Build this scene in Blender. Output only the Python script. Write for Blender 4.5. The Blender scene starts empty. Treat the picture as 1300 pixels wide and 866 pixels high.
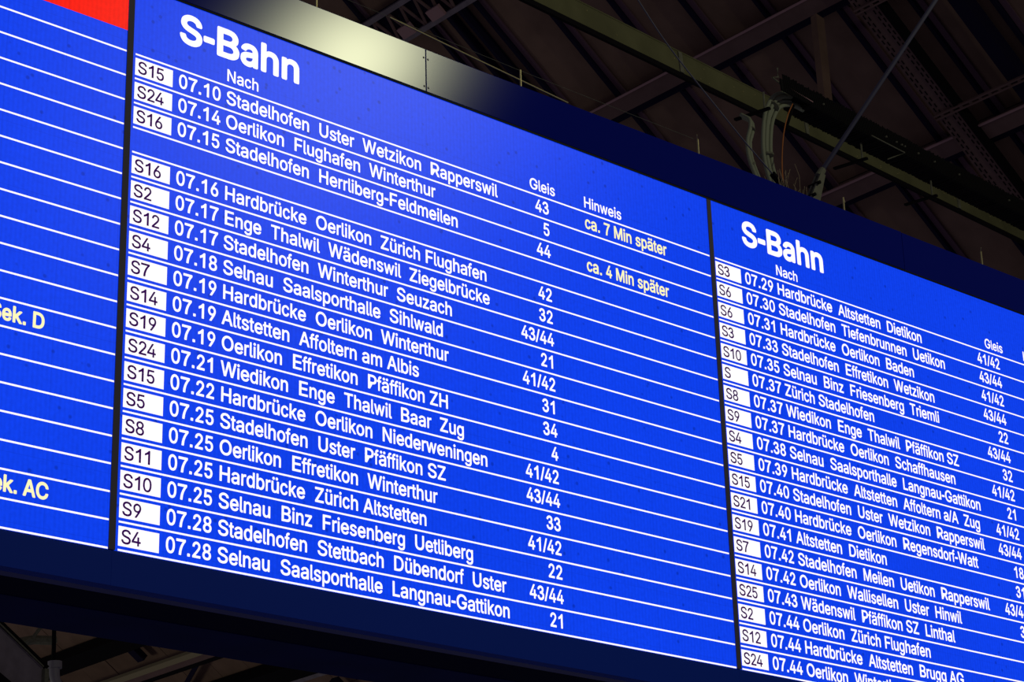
import bpy, bmesh, math, random
from mathutils import Matrix, Vector
from mathutils.geometry import tessellate_polygon

random.seed(7)
sc = bpy.context.scene
COL = sc.collection

# ---------------------------------------------------------------- camera
ROW = 0.1                      # one timetable row is 10 cm high
EYE = 1.6
HR = 40.7407                   # rows between the first rule and eye level


def bp(x, row, z=0.0):
    """board coordinates (in rows) -> world; z > 0 is behind the screens"""
    return Vector((x * ROW, z * ROW, EYE + (HR - row) * ROW))


cam_d = bpy.data.cameras.new('camera')
cam = bpy.data.objects.new('camera', cam_d)
COL.objects.link(cam)
right = Vector((0.74965389, -0.6612204, -0.0284012))
down = Vector((0.22121468, 0.29078371, -0.9308646))
fwd = Vector((0.62376526, 0.69154351, 0.3642588))
m = Matrix((right, -down, -fwd)).transposed().to_4x4()
m.translation = Vector((-3.939720, -6.396205, 1.6))
cam.matrix_world = m
cam_d.sensor_width = 36.0
cam_d.lens = 36.0 * 2872.95 / 1300.0
cam_d.clip_end = 400
sc.camera = cam

# ---------------------------------------------------------------- world, lights, exposure
world = bpy.data.worlds.new('world')
sc.world = world
world.use_nodes = True
bg = world.node_tree.nodes['Background']
bg.inputs[0].default_value = (0.90, 0.86, 1.0, 1)
bg.inputs[1].default_value = 0.034


def area_light(name, loc, target, size, power, col):
    d = bpy.data.lights.new(name, 'AREA')
    d.shape = 'DISK'
    d.size = size
    d.energy = power
    d.color = col
    o = bpy.data.objects.new(name, d)
    COL.objects.link(o)
    o.location = loc
    o.rotation_euler = (Vector(target) - Vector(loc)).to_track_quat('-Z', 'Y').to_euler()
    return o


# hall floodlight that throws the pale highlight on the casing
area_light('hall_floodlight', (10.9, -12.9, 14.75), (1.0, 0, 5.5), 0.9, 340, (0.98, 1.0, 0.62))
# far hall lights beyond the board
area_light('far_hall_light', (6, 36, 4.0), (15, 33, 13), 3.0, 150, (0.92, 0.95, 0.66))

sc.view_settings.view_transform = 'Standard'
sc.view_settings.look = 'None'
sc.view_settings.gamma = 1.0
sc.view_settings.use_curve_mapping = False
sc.view_settings.exposure = 0.0

# ---------------------------------------------------------------- materials


def mat(name, col, rough=0.6, metal=0.0, spec=0.5, noise=0.0, nscale=8.0, bump=0.0):
    mt = bpy.data.materials.new(name)
    mt.use_nodes = True
    nt = mt.node_tree
    b = nt.nodes['Principled BSDF']
    b.inputs['Roughness'].default_value = rough
    b.inputs['Metallic'].default_value = metal
    b.inputs['Specular IOR Level'].default_value = spec
    b.inputs['Base Color'].default_value = (*col, 1)
    if noise or bump:
        tc = nt.nodes.new('ShaderNodeTexCoord')
        nz = nt.nodes.new('ShaderNodeTexNoise')
        nz.inputs['Scale'].default_value = nscale
        nz.inputs['Detail'].default_value = 6
        nt.links.new(tc.outputs['Object'], nz.inputs['Vector'])
        if noise:
            r = nt.nodes.new('ShaderNodeValToRGB')
            r.color_ramp.elements[0].position = 0.3
            r.color_ramp.elements[1].position = 0.7
            r.color_ramp.elements[0].color = (*[c * (1 - noise) for c in col], 1)
            r.color_ramp.elements[1].color = (*[min(1, c * (1 + noise)) for c in col], 1)
            nt.links.new(nz.outputs[0], r.inputs[0])
            nt.links.new(r.outputs[0], b.inputs['Base Color'])
        if bump:
            bm_ = nt.nodes.new('ShaderNodeBump')
            bm_.inputs['Strength'].default_value = bump
            bm_.inputs['Distance'].default_value = 0.01
            nt.links.new(nz.outputs[0], bm_.inputs['Height'])
            nt.links.new(bm_.outputs[0], b.inputs['Normal'])
    return mt


def gloss_over(mt, rough, ior, power=1.0):
    """short-tailed satin lacquer over whatever the material already is"""
    nt = mt.node_tree
    b = nt.nodes['Principled BSDF']
    b.inputs['Specular IOR Level'].default_value = 0.0
    out = nt.nodes['Material Output']
    g = nt.nodes.new('ShaderNodeBsdfGlossy')
    g.distribution = 'BECKMANN'
    g.inputs['Roughness'].default_value = rough
    fr = nt.nodes.new('ShaderNodeFresnel')
    fr.inputs['IOR'].default_value = ior
    mx = nt.nodes.new('ShaderNodeMixShader')
    nt.links.new(fr.outputs[0], mx.inputs[0])
    nt.links.new(b.outputs[0], mx.inputs[1])
    nt.links.new(g.outputs[0], mx.inputs[2])
    nt.links.new(mx.outputs[0], out.inputs['Surface'])
    return mt


def led_screen(name, col, gain=1.0):
    """LED wall: lit diodes behind a satin face, module seams, fine grain, dead-dust specks"""
    mt = bpy.data.materials.new(name)
    mt.use_nodes = True
    nt = mt.node_tree
    N, L = nt.nodes, nt.links
    b = N['Principled BSDF']
    b.inputs['Base Color'].default_value = (0.003, 0.003, 0.005, 1)
    b.inputs['Roughness'].default_value = 0.33
    b.inputs['Specular IOR Level'].default_value = 0.3
    tc = N.new('ShaderNodeTexCoord')

    def math_(op, a, bb=None, c=None):
        n = N.new('ShaderNodeMath')
        n.operation = op
        for i, v in enumerate((a, bb, c)):
            if v is None:
                continue
            if isinstance(v, (int, float)):
                n.inputs[i].default_value = v
            else:
                L.new(v, n.inputs[i])
        return n.outputs[0]
    sep = N.new('ShaderNodeSeparateXYZ')
    L.new(tc.outputs['Object'], sep.inputs[0])
    # fine grain of the diodes
    nz = N.new('ShaderNodeTexNoise')
    nz.inputs['Scale'].default_value = 55
    nz.inputs['Detail'].default_value = 3
    L.new(tc.outputs['Object'], nz.inputs['Vector'])
    grain = math_('MULTIPLY_ADD', nz.outputs[0], 0.34, 0.83)
    # broad module-to-module unevenness
    nz2 = N.new('ShaderNodeTexNoise')
    nz2.inputs['Scale'].default_value = 1.1
    L.new(tc.outputs['Object'], nz2.inputs['Vector'])
    broad = math_('MULTIPLY_ADD', nz2.outputs[0], 0.16, 0.92)
    # dust specks
    vo = N.new('ShaderNodeTexVoronoi')
    vo.inputs['Scale'].default_value = 14
    L.new(tc.outputs['Object'], vo.inputs['Vector'])
    sp = N.new('ShaderNodeMapRange')
    sp.inputs[1].default_value = 0.07
    sp.inputs[2].default_value = 0.14
    sp.inputs[3].default_value = 0.66
    sp.inputs[4].default_value = 1.0
    L.new(vo.outputs['Distance'], sp.inputs[0])
    # module seams every 0.24 m
    fx = math_('FRACT', math_('DIVIDE', math_('SUBTRACT', sep.outputs[0], 1.152 - 2.4), 0.24))
    fz = math_('FRACT', math_('DIVIDE', math_('SUBTRACT', sep.outputs[2], EYE + (HR + 0.42) * ROW - 4.8), 0.24))
    sx = math_('GREATER_THAN', fx, 0.012)
    sz = math_('GREATER_THAN', fz, 0.012)
    seam = math_('MULTIPLY_ADD', math_('MULTIPLY', sx, sz), 0.10, 0.90)
    cols = math_('MULTIPLY_ADD', math_('SINE', math_('MULTIPLY', sep.outputs[0], 338.0)), 0.035, 0.98)
    tot = math_('MULTIPLY', math_('MULTIPLY', math_('MULTIPLY', grain, cols), broad), math_('MULTIPLY', sp.outputs[0], seam))
    vm = N.new('ShaderNodeVectorMath')
    vm.operation = 'SCALE'
    vm.inputs[0].default_value = col
    L.new(math_('MULTIPLY', tot, gain), vm.inputs['Scale'])
    L.new(vm.outputs[0], b.inputs['Emission Color'])
    b.inputs['Emission Strength'].default_value = 1.0
    return mt


def glow(name, col, st=1.0):
    mt = bpy.data.materials.new(name)
    mt.use_nodes = True
    b = mt.node_tree.nodes['Principled BSDF']
    b.inputs['Base Color'].default_value = (0.01, 0.01, 0.01, 1)
    b.inputs['Roughness'].default_value = 0.5
    b.inputs['Emission Color'].default_value = (*col, 1)
    b.inputs['Emission Strength'].default_value = st
    return mt


M = {
    'blue': led_screen('blue_led_screen', (0.004, 0.052, 0.86)),
    'red': led_screen('red_led_banner', (0.98, 0.010, 0.004), 1.0),
    'white': glow('white_led_text', (1.0, 0.96, 1.0), 1.06),
    'yellow': glow('yellow_led_text', (1.0, 0.93, 0.50), 0.98),
    'ink': glow('dark_badge_text', (0.030, 0.002, 0.070), 1.0),
    'casing': mat('navy_casing_paint', (0.002, 0.012, 0.42), rough=0.18, spec=0.25, bump=0.004, nscale=90),
    'casing_low': mat('navy_lower_casing_paint', (0.004, 0.05, 0.68), rough=0.5, spec=0.10),
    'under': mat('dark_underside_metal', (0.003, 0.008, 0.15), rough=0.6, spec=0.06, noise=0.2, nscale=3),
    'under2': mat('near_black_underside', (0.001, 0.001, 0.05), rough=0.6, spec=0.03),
    'divider': mat('charcoal_divider_strip', (0.16, 0.14, 0.22), rough=0.6, spec=0.2),
    'black': mat('housing_and_shade_black', (0.005, 0.005, 0.012), rough=0.6, spec=0.2),
    'steel': mat('grey_steel', (0.35, 0.33, 0.40), rough=0.45, metal=0.4),
    'roof': mat('brown_roof_board', (0.33, 0.20, 0.175), rough=0.9, spec=0.1, noise=0.16, nscale=2.2),
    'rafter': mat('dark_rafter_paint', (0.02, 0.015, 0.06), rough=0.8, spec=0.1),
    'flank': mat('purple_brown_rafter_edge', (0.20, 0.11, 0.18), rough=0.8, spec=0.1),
    'purlin': mat('mauve_brown_steel', (0.26, 0.155, 0.17), rough=0.8, spec=0.1, noise=0.12, nscale=4),
    'purlin_lit': mat('lit_purlin_steel', (0.45, 0.36, 0.26), rough=0.8, spec=0.1),  # lighter copy of the purlin steel, with the light put into its colour
    'olive': mat('olive_beam_paint', (0.20, 0.19, 0.11), rough=0.85, spec=0.1, noise=0.15, nscale=3),
    'matt_black': mat('matt_black_steel', (0.012, 0.010, 0.015), rough=0.9, spec=0.1),
    'tray': mat('black_cable_tray_steel', (0.02, 0.018, 0.022), rough=0.9, spec=0.1),
    'cable': mat('grey_cable_sheath', (0.40, 0.42, 0.34), rough=0.7, spec=0.2),
    'orange': mat('orange_cable_sheath', (0.75, 0.25, 0.08), rough=0.7),
    'rod': mat('slate_tie_rod', (0.22, 0.21, 0.32), rough=0.7),
    'bracket': mat('dusty_bracket_steel', (0.24, 0.23, 0.19), rough=0.8, noise=0.2, nscale=20),
    'wire': mat('brassy_wire', (0.85, 0.72, 0.40), rough=0.45, metal=0.3),
    'plate': mat('pink_grey_plate', (0.62, 0.36, 0.44), rough=0.8, spec=0.1),
    'girder': mat('blue_grey_girder', (0.34, 0.28, 0.38), rough=0.8, spec=0.1, noise=0.15, nscale=6),
    'pipe': mat('grey_drain_pipe', (0.42, 0.38, 0.50), rough=0.5),
    'twig': mat('dry_twig', (0.55, 0.42, 0.28), rough=0.9),
}
gloss_over(M['casing'], 0.165, 1.32)
gloss_over(M['blue'], 0.29, 1.215)
gloss_over(M['red'], 0.29, 1.215)

# ---------------------------------------------------------------- helpers


def link(name, me, material=None, parent=None):
    o = bpy.data.objects.new(name, me)
    COL.objects.link(o)
    if material is not None and not me.materials:
        me.materials.append(material)
    if parent is not None:
        o.parent = parent
    return o


def empty(name, loc, label=None, cat=None, group=None, kind=None):
    o = bpy.data.objects.new(name, None)
    COL.objects.link(o)
    o.location = loc
    o.empty_display_size = 0.2
    tag(o, label, cat, group, kind)
    return o


def tag(o, label=None, cat=None, group=None, kind=None):
    for k, v in (('label', label), ('category', cat), ('group', group), ('kind', kind)):
        if v:
            o[k] = v
    return o


def child(name, me, material, parent):
    """mesh in world coordinates hung under a parent that may stand elsewhere"""
    o = link(name, me, material, parent)
    o.matrix_parent_inverse = Matrix.Translation(-WLOC(parent))
    return o


def WLOC(o):
    return o.location.copy() if o.type == 'EMPTY' else Vector((0, 0, 0))


BOXF = [(0, 1, 3, 2), (4, 6, 7, 5), (0, 4, 5, 1), (2, 3, 7, 6), (0, 2, 6, 4), (1, 5, 7, 3)]


class MB:
    def __init__(s):
        s.v, s.f = [], []

    def add(s, v, f):
        n = len(s.v)
        s.v += [Vector(p) for p in v]
        s.f += [tuple(i + n for i in q) for q in f]
        return s

    def hexa(s, c):
        """eight corners ordered by (a, b, c) bits"""
        return s.add(c, BOXF)

    def box(s, lo, hi, fn=Vector):
        c = [fn((lo[0] if not i & 4 else hi[0], lo[1] if not i & 2 else hi[1], lo[2] if not i & 1 else hi[2]))
             for i in range(8)]
        return s.hexa(c)

    def bar(s, a, b, w, h, up=Vector((0, 0, 1))):
        a, b = Vector(a), Vector(b)
        d = (b - a).normalized()
        sd = d.cross(up).normalized()
        u = sd.cross(d)
        return s.hexa([p + sd * (w / 2 * i) + u * (h / 2 * j) for p in (a, b) for i in (-1, 1) for j in (-1, 1)])

    def tube(s, pts, r, n=8):
        pts = [Vector(p) for p in pts]
        rings = []
        ref = Vector((0.31, 0.2, 0.93)).normalized()
        for i, p in enumerate(pts):
            d = (pts[min(i + 1, len(pts) - 1)] - pts[max(i - 1, 0)]).normalized()
            a = d.cross(ref)
            if a.length < 1e-3:
                a = d.cross(Vector((1, 0, 0)))
            a.normalize()
            b = d.cross(a)
            rr = r[i] if isinstance(r, (list, tuple)) else r
            rings.append([p + a * (rr * math.cos(t * 2 * math.pi / n)) + b * (rr * math.sin(t * 2 * math.pi / n))
                          for t in range(n)])
        v = [q for ring in rings for q in ring]
        f = []
        for i in range(len(pts) - 1):
            for k in range(n):
                f.append((i * n + k, i * n + (k + 1) % n, (i + 1) * n + (k + 1) % n, (i + 1) * n + k))
        f.append(tuple(range(n))[::-1])
        f.append(tuple((len(pts) - 1) * n + k for k in range(n)))
        return s.add(v, f)

    def mesh(s, name, smooth=False):
        me = bpy.data.meshes.new(name)
        me.from_pydata([tuple(p) for p in s.v], [], s.f)
        bm = bmesh.new()
        bm.from_mesh(me)
        bmesh.ops.recalc_face_normals(bm, faces=bm.faces)
        bm.to_mesh(me)
        bm.free()
        if smooth:
            for p in me.polygons:
                p.use_smooth = True
        return me


def spline(pts, n=6):
    """Catmull-Rom through points"""
    P = [Vector(p) for p in pts]
    P = [P[0] * 2 - P[1]] + P + [P[-1] * 2 - P[-2]]
    out = []
    for i in range(1, len(P) - 2):
        for k in range(n):
            t = k / n
            a, b, c, d = P[i - 1], P[i], P[i + 1], P[i + 2]
            out.append(0.5 * ((2 * b) + (c - a) * t + (2 * a - 5 * b + 4 * c - d) * t * t + (3 * b - a - 3 * c + d) * t ** 3))
    out.append(P[-2])
    return out


# ---------------------------------------------------------------- lettering (grotesque outlines, 1/1000 units)
# per glyph: advance, then groups '|' of closed outlines ';'
GLYPHS = {
'A': (675, '23,0 283,716 388,716 651,0 556,0 404,425 371,523 326,672 345,672 300,522 269,425 120,0|155,200 155,280 520,280 520,200'),
'B': (641, '84,0 84,716 339,716 407,709 463,691 505,660 536,622 554,577 560,526 556,484 544,450 525,423 501,402 473,387 443,371 477,362 511,345 542,319 565,286 582,243 588,191 581,141 563,94 530,55 484,25 423,6 347,0;176,80 345,80 416,89 464,113 491,148 499,193 495,226 481,259 460,286 430,307 392,321 349,325 176,325;176,401 335,401 373,405 405,416 433,435 454,459 468,490 473,523 464,567 440,603 398,627 338,636 176,636'),
'C': (717, '376,-10 288,1 211,35 146,89 98,162 75,221 62,286 56,357 62,429 75,495 98,553 146,626 211,681 288,715 376,726 429,722 478,709 525,689 565,663 601,629 630,588 651,542 665,490 574,490 564,525 547,556 528,581 502,602 474,619 443,632 411,639 376,641 314,633 259,608 211,567 176,512 153,442 145,357 153,273 176,204 212,148 259,107 314,83 376,75 411,77 443,84 474,97 502,114 528,135 547,160 564,191 574,225 665,225 651,174 630,128 602,87 565,53 525,27 480,7 429,-6'),
'D': (706, '308,0 135,0 135,80 302,80 383,89 447,114 498,155 533,210 554,279 561,359 554,439 533,508 498,561 450,602 387,627 311,636 131,636 131,716 317,716 414,705 497,672 561,620 609,550 640,463 650,359 640,255 609,167 560,96 494,44 409,11|176,716 176,0 84,0 84,716'),
'E': (589, '84,0 84,716 523,716 523,636 176,636 176,402 499,402 499,322 176,322 176,80 528,80 528,0'),
'F': (577, '84,0 84,716 519,716 519,636 176,636 176,391 487,391 487,311 176,311 176,0'),
'G': (731, '378,-10 288,1 210,35 146,90 97,163 75,221 60,286 56,357 60,429 75,495 97,553 145,626 210,681 286,715 373,726 428,722 478,709 526,688 567,660 603,626 632,585 654,540 667,491 574,491 561,523 544,553 525,578 501,601 474,618 443,630 409,639 373,641 312,633 257,608 211,568 176,512 153,442 145,357 153,273 176,204 212,148 259,107 315,83 378,75 435,80 485,100 526,131 557,173 577,225 584,284 610,280 398,280 398,360 672,360 672,281 663,198 634,128 589,70 530,27 459,0'),
'H': (727, '84,0 84,716 176,716 176,407 551,407 551,716 643,716 643,0 551,0 551,326 176,326 176,0'),
'I': (422, '44,0 44,80 166,80 166,636 44,636 44,716 378,716 378,636 257,636 257,80 378,80 378,0'),
'L': (553, '84,0 84,716 176,716 176,80 508,80 508,0'),
'M': (883, '84,0 84,716 214,716 390,263 404,224 421,173 437,118 453,69 432,69 447,117 464,170 481,222 495,263 670,716 799,716 799,0 709,0 709,409 709,460 710,519 712,581 717,643 701,575 678,511 657,453 641,409 481,0 402,0 239,409 224,452 204,508 181,574 158,643 167,643 169,585 170,523 172,461 172,409 172,0'),
'N': (736, '84,0 84,716 191,716 482,257 511,212 546,151 582,77 570,76 564,152 561,221 561,274 561,716 651,716 651,0 544,0 284,408 249,466 208,536 152,636 167,639 172,540 174,461 176,409 176,0'),
'O': (750, '376,-10 288,1 211,35 148,89 98,162 75,221 62,286 56,357 62,429 75,495 98,553 148,626 211,681 288,715 376,726 463,715 540,681 603,626 653,553 675,495 689,429 693,357 689,286 675,221 653,162 603,89 540,35 463,1;376,75 436,83 491,107 539,148 574,203 598,273 605,357 598,442 574,513 539,568 491,609 436,633 376,641 314,633 259,609 212,568 176,512 153,442 145,357 153,273 176,203 212,148 259,107 314,83'),
'P': (626, '84,0 84,716 331,716 407,708 467,685 515,650 549,605 568,550 575,490 568,428 549,373 515,328 467,291 407,269 331,262 153,262 153,340 328,340 378,346 418,360 447,383 468,414 481,449 484,490 481,529 468,565 447,595 418,618 377,632 326,636 176,636 176,0'),
'R': (632, '84,0 84,716 332,716 408,709 468,688 516,654 549,609 570,556 575,495 570,435 549,381 516,338 468,305 407,286 332,279 135,279 135,359 329,359 378,363 419,376 449,395 470,422 481,456 485,495 481,535 470,570 449,598 419,619 378,632 328,636 176,636 176,0|497,0 324,322 426,322 602,0'),
'S': (629, '315,-13 242,-6 180,13 128,44 90,84 65,135 53,193 146,193 155,155 173,124 200,100 234,83 273,73 315,69 362,73 402,84 437,104 463,129 480,160 487,196 481,226 467,252 445,271 416,288 345,312 259,336 180,366 121,407 84,459 73,523 82,581 106,630 143,670 194,701 253,719 319,726 387,719 445,701 494,670 530,632 554,584 564,532 474,532 459,580 425,615 376,637 317,646 273,641 235,630 204,612 181,588 166,560 162,529 167,495 184,470 208,449 238,433 298,412 371,392 439,371 473,354 505,335 533,309 556,279 570,241 574,196 567,139 543,90 506,48 454,15 391,-6'),
'T': (632, '45,636 45,716 587,716 587,636 362,636 362,0 271,0 271,636'),
'U': (727, '364,-11 286,-3 217,21 160,60 120,113 93,174 84,243 84,716 174,716 174,250 180,203 198,159 225,122 263,96 309,79 364,73 419,79 466,96 502,122 530,159 547,203 553,250 553,716 643,716 643,243 634,174 609,113 567,60 511,21 443,-3'),
'W': (965, '218,0 23,716 115,716 229,276 246,204 263,132 277,56 266,56 281,132 297,204 315,276 430,716 535,716 650,276 667,204 684,132 699,56 686,56 702,132 717,204 736,276 848,716 942,716 746,0 640,0 518,454 494,550 473,668 492,668 471,556 447,454 324,0'),
'Z': (616, '59,0 59,65 384,542 430,606 480,670 490,639 401,636 314,636 56,636 56,716 558,716 558,650 238,181 188,114 136,46 127,76 214,80 301,80 561,80 561,0'),
'a': (547, '225,-13 177,-7 132,7 96,31 68,63 49,103 42,152 48,194 60,226 82,252 110,271 141,286 176,297 250,309 329,319 354,324 373,331 384,342 388,360 384,392 376,418 360,437 338,453 309,463 276,466 241,463 210,453 186,440 166,423 151,405 141,385 58,409 80,453 111,487 146,512 187,528 229,537 273,540 336,533 370,523 402,506 430,482 453,450 468,408 474,353 474,0 390,0 385,73 354,35 332,17 302,1 267,-8;239,63 284,69 321,83 349,104 370,131 383,162 388,194 388,267 364,256 325,248 281,241 246,236 188,224 165,211 145,196 134,174 129,148 132,122 143,101 160,86 183,73 210,66'),
'b': (596, '322,-11 279,-7 242,6 215,24 194,44 162,83 158,0 75,0 75,716 160,716 163,449 193,487 214,506 241,525 277,536 322,540 385,532 440,508 485,467 520,412 542,345 549,266 542,187 520,118 487,63 440,23 385,-3;309,66 356,72 392,93 423,124 445,165 457,212 461,266 457,319 445,367 423,408 394,437 356,457 309,464 264,457 226,439 197,409 176,370 163,322 159,266 163,211 176,162 197,121 228,91 264,72'),
'c': (557, '291,-11 224,-3 165,23 115,65 79,120 56,187 48,263 56,342 79,409 115,464 165,506 224,532 291,540 329,539 366,530 399,518 429,501 456,480 478,453 497,423 509,390 426,369 408,407 380,437 340,457 291,464 243,457 204,436 174,404 152,363 139,315 135,263 139,212 152,165 174,125 204,93 243,72 291,65 342,73 381,93 411,125 428,165 511,143 498,110 480,79 457,52 430,30 401,13 367,-1 331,-8'),
'd': (596, '274,-11 212,-3 156,23 111,63 77,118 55,187 48,266 55,345 77,412 111,467 158,508 212,532 276,540 321,536 356,525 383,506 404,487 433,449 437,716 523,716 523,0 440,0 436,83 404,44 383,24 354,6 319,-7;288,66 332,72 370,91 399,121 421,162 435,211 439,266 435,322 422,370 399,409 370,439 333,457 288,464 242,457 204,437 174,408 152,367 139,319 135,266 139,212 153,165 174,124 204,93 242,72'),
'e': (568, '298,-11 226,-3 165,23 115,65 79,120 56,186 48,263 55,340 77,408 114,463 162,505 221,532 288,540 332,537 374,526 414,508 449,480 480,443 502,397 518,340 522,273 522,238 106,238 106,311 475,311 436,284 432,333 419,378 398,414 370,442 333,459 288,464 243,459 205,440 176,414 153,380 139,339 135,297 135,250 141,196 155,149 180,113 212,86 252,70 298,65 329,68 357,75 381,86 401,103 418,124 430,148 513,128 497,89 471,55 437,27 398,6 350,-7'),
'f': (357, '321,533 321,460 8,460 8,533|114,0 114,608 118,648 135,684 159,710 190,730 226,741 263,746 312,741 342,733 319,658 302,664 274,667 241,661 217,647 204,623 200,589 200,0'),
'g': (598, '291,-212 236,-208 188,-197 148,-179 115,-155 90,-128 72,-97 142,-58 172,-93 191,-110 217,-124 250,-134 291,-136 350,-129 397,-106 428,-66 437,-8 433,96 404,58 383,39 354,23 319,11 274,7 214,14 159,38 113,75 77,127 55,191 48,269 55,346 77,412 113,467 158,508 214,532 276,540 321,537 356,525 384,506 405,487 436,449 440,533 523,533 523,-13 516,-76 492,-127 456,-165 409,-191 353,-207;288,83 333,89 371,106 401,134 422,170 435,217 439,271 435,325 422,371 401,409 371,439 333,457 288,464 242,457 204,439 174,408 153,369 139,322 135,271 139,218 153,173 174,135 204,107 242,89'),
'h': (577, '160,319 160,0 75,0 75,716 160,716 160,404 143,404 174,467 214,509 263,533 319,540 371,535 415,519 452,491 480,452 497,401 502,338 502,0 416,0 416,331 408,387 384,428 346,454 295,463 259,459 226,446 198,426 177,398 165,362'),
'i': (235, '75,0 75,533 160,533 160,0|118,623 94,627 76,640 62,658 58,679 62,702 76,720 94,733 118,737 141,733 160,720 173,702 177,679 173,658 160,640 141,627'),
'k': (536, '155,193 155,298 170,298 399,533 506,533 259,280 249,280|75,0 75,716 160,716 160,0|414,0 208,262 269,322 523,0'),
'l': (266, '196,-3 142,4 104,28 82,66 75,118 75,716 160,716 160,139 162,108 169,87 183,76 205,73 225,75 239,76 255,4 228,-1'),
'm': (858, '75,0 75,533 158,533 155,415 166,454 186,487 212,511 242,529 274,540 308,543 362,535 404,508 435,466 452,415 439,415 453,452 474,482 502,508 536,528 573,539 615,543 658,539 699,523 734,498 761,461 778,416 784,359 784,0 698,0 698,357 689,407 665,440 629,459 589,464 556,461 526,450 504,432 485,408 475,380 471,347 471,0 385,0 385,366 378,405 356,437 322,459 280,464 250,461 222,450 197,432 177,407 165,374 160,335 160,0'),
'n': (577, '160,319 160,0 75,0 75,533 158,533 158,404 143,404 174,467 214,509 263,533 319,540 371,535 415,519 452,491 480,452 497,401 502,338 502,0 416,0 416,331 408,387 384,428 346,454 295,463 259,459 226,446 198,426 177,398 165,362'),
'o': (584, '291,-11 224,-3 165,23 115,65 79,120 56,187 48,263 56,342 79,409 115,464 165,506 224,532 291,540 360,532 421,506 468,464 505,409 529,342 536,263 529,187 505,120 468,65 421,23 360,-3;291,65 340,72 380,93 411,125 432,165 445,212 449,263 445,315 432,363 411,404 380,436 340,457 291,464 243,457 204,436 174,404 152,363 139,315 135,263 139,212 152,165 174,125 204,93 243,72'),
'p': (596, '75,-201 75,533 158,533 162,449 193,487 214,506 241,525 277,536 322,540 385,532 440,508 485,467 520,412 542,345 549,266 542,187 520,118 487,63 440,23 385,-3 322,-11 279,-7 243,6 215,24 194,44 163,83 160,-201;309,66 356,72 392,93 423,124 445,165 457,212 461,266 457,319 445,367 423,408 394,437 356,457 309,464 264,457 226,439 197,409 176,370 163,322 159,266 163,211 176,162 197,121 228,91 264,72'),
'r': (364, '75,0 75,533 158,533 159,452 183,488 214,516 255,535 300,542 322,540 342,540 342,453 324,456 291,459 256,454 224,443 197,423 177,399 165,369 160,333 160,0'),
's': (513, '256,-11 204,-7 158,4 118,25 87,53 63,89 51,132 132,151 148,111 174,84 211,69 255,63 305,70 343,87 369,114 377,145 373,170 357,191 333,207 298,218 210,239 146,262 101,293 75,333 66,385 72,429 91,467 122,498 162,520 210,536 263,540 314,536 357,523 392,504 421,477 442,445 456,408 377,390 363,419 342,445 308,461 263,468 219,463 184,446 160,421 153,390 158,363 174,342 203,326 242,314 322,294 387,273 430,241 457,200 466,151 459,106 439,66 408,34 366,8 314,-7'),
't': (319, '287,533 287,460 8,460 8,533|91,663 177,663 177,138 180,107 191,86 211,75 239,70 260,72 284,76 300,3 270,-4 236,-6 176,3 129,30 101,73 91,131'),
'u': (577, '256,-7 205,-1 162,15 125,44 97,83 80,134 75,196 75,533 160,533 160,203 167,148 193,106 231,79 281,70 318,75 350,87 377,108 398,136 412,172 416,215 416,533 502,533 502,0 419,0 419,129 432,129 402,66 362,24 312,0'),
'v': (547, '229,0 24,533 118,533 232,218 263,122 290,30 259,30 286,122 315,218 429,533 522,533 318,0'),
'w': (798, '194,0 32,533 122,533 187,301 217,193 246,58 232,58 262,190 290,301 354,533 445,533 509,301 537,191 565,58 550,58 581,190 610,301 675,533 767,533 603,0 518,0 449,242 429,317 409,394 390,475 409,475 390,394 370,317 349,242 280,0'),
'x': (533, '30,0 241,307 241,241 41,533 141,533 207,430 252,356 291,290 246,290 284,356 328,430 397,533 495,533 294,238 294,301 504,0 404,0 325,120 281,191 243,256 288,256 250,191 208,120 128,0'),
'y': (547, '66,-196 86,-121 100,-122 124,-127 146,-125 166,-118 183,-104 198,-82 212,-51 229,-1 24,533 118,533 232,218 263,122 290,30 259,30 284,122 315,218 429,533 522,533 287,-82 269,-120 249,-151 224,-174 196,-191 165,-201 128,-204 91,-201'),
'z': (535, '59,0 59,65 357,452 68,454 68,533 468,533 468,466 177,82 477,79 477,0'),
'ä': (547, '225,-13 177,-7 132,7 96,31 68,63 49,103 42,152 48,194 60,226 82,252 110,271 141,286 176,297 250,309 329,319 354,324 373,331 384,342 388,360 384,392 376,418 360,437 338,453 309,463 276,466 241,463 210,453 186,440 166,423 151,405 141,385 58,409 80,453 111,487 146,512 187,528 229,537 273,540 336,533 370,523 402,506 430,482 453,450 468,408 474,353 474,0 390,0 385,73 354,35 332,17 302,1 267,-8;239,63 284,69 321,83 349,104 370,131 383,162 388,194 388,267 364,256 325,248 281,241 246,236 188,224 165,211 145,196 134,174 129,148 132,122 143,101 160,86 183,73 210,66|367,623 346,627 328,640 315,658 311,679 315,702 328,720 346,731 367,736 390,731 408,720 421,702 423,679 421,658 408,640 390,627|165,623 143,627 125,640 113,658 108,679 113,702 125,720 143,731 165,736 187,731 205,720 218,702 222,679 218,658 205,640 187,627'),
'ö': (584, '291,-11 224,-3 165,23 115,65 79,120 56,187 48,263 56,342 79,409 115,464 165,506 224,532 291,540 360,532 421,506 468,464 505,409 529,342 536,263 529,187 505,120 468,65 421,23 360,-3;291,65 340,72 380,93 411,125 432,165 445,212 449,263 445,315 432,363 411,404 380,436 340,457 291,464 243,457 204,436 174,404 152,363 139,315 135,263 139,212 152,165 174,125 204,93 243,72|392,623 371,627 353,640 340,658 336,679 340,702 353,720 371,731 392,736 415,731 433,720 446,702 450,679 446,658 433,640 415,627|191,623 169,627 151,640 138,658 134,679 138,702 151,720 169,731 191,736 212,731 231,720 243,702 248,679 243,658 231,640 212,627'),
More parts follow.
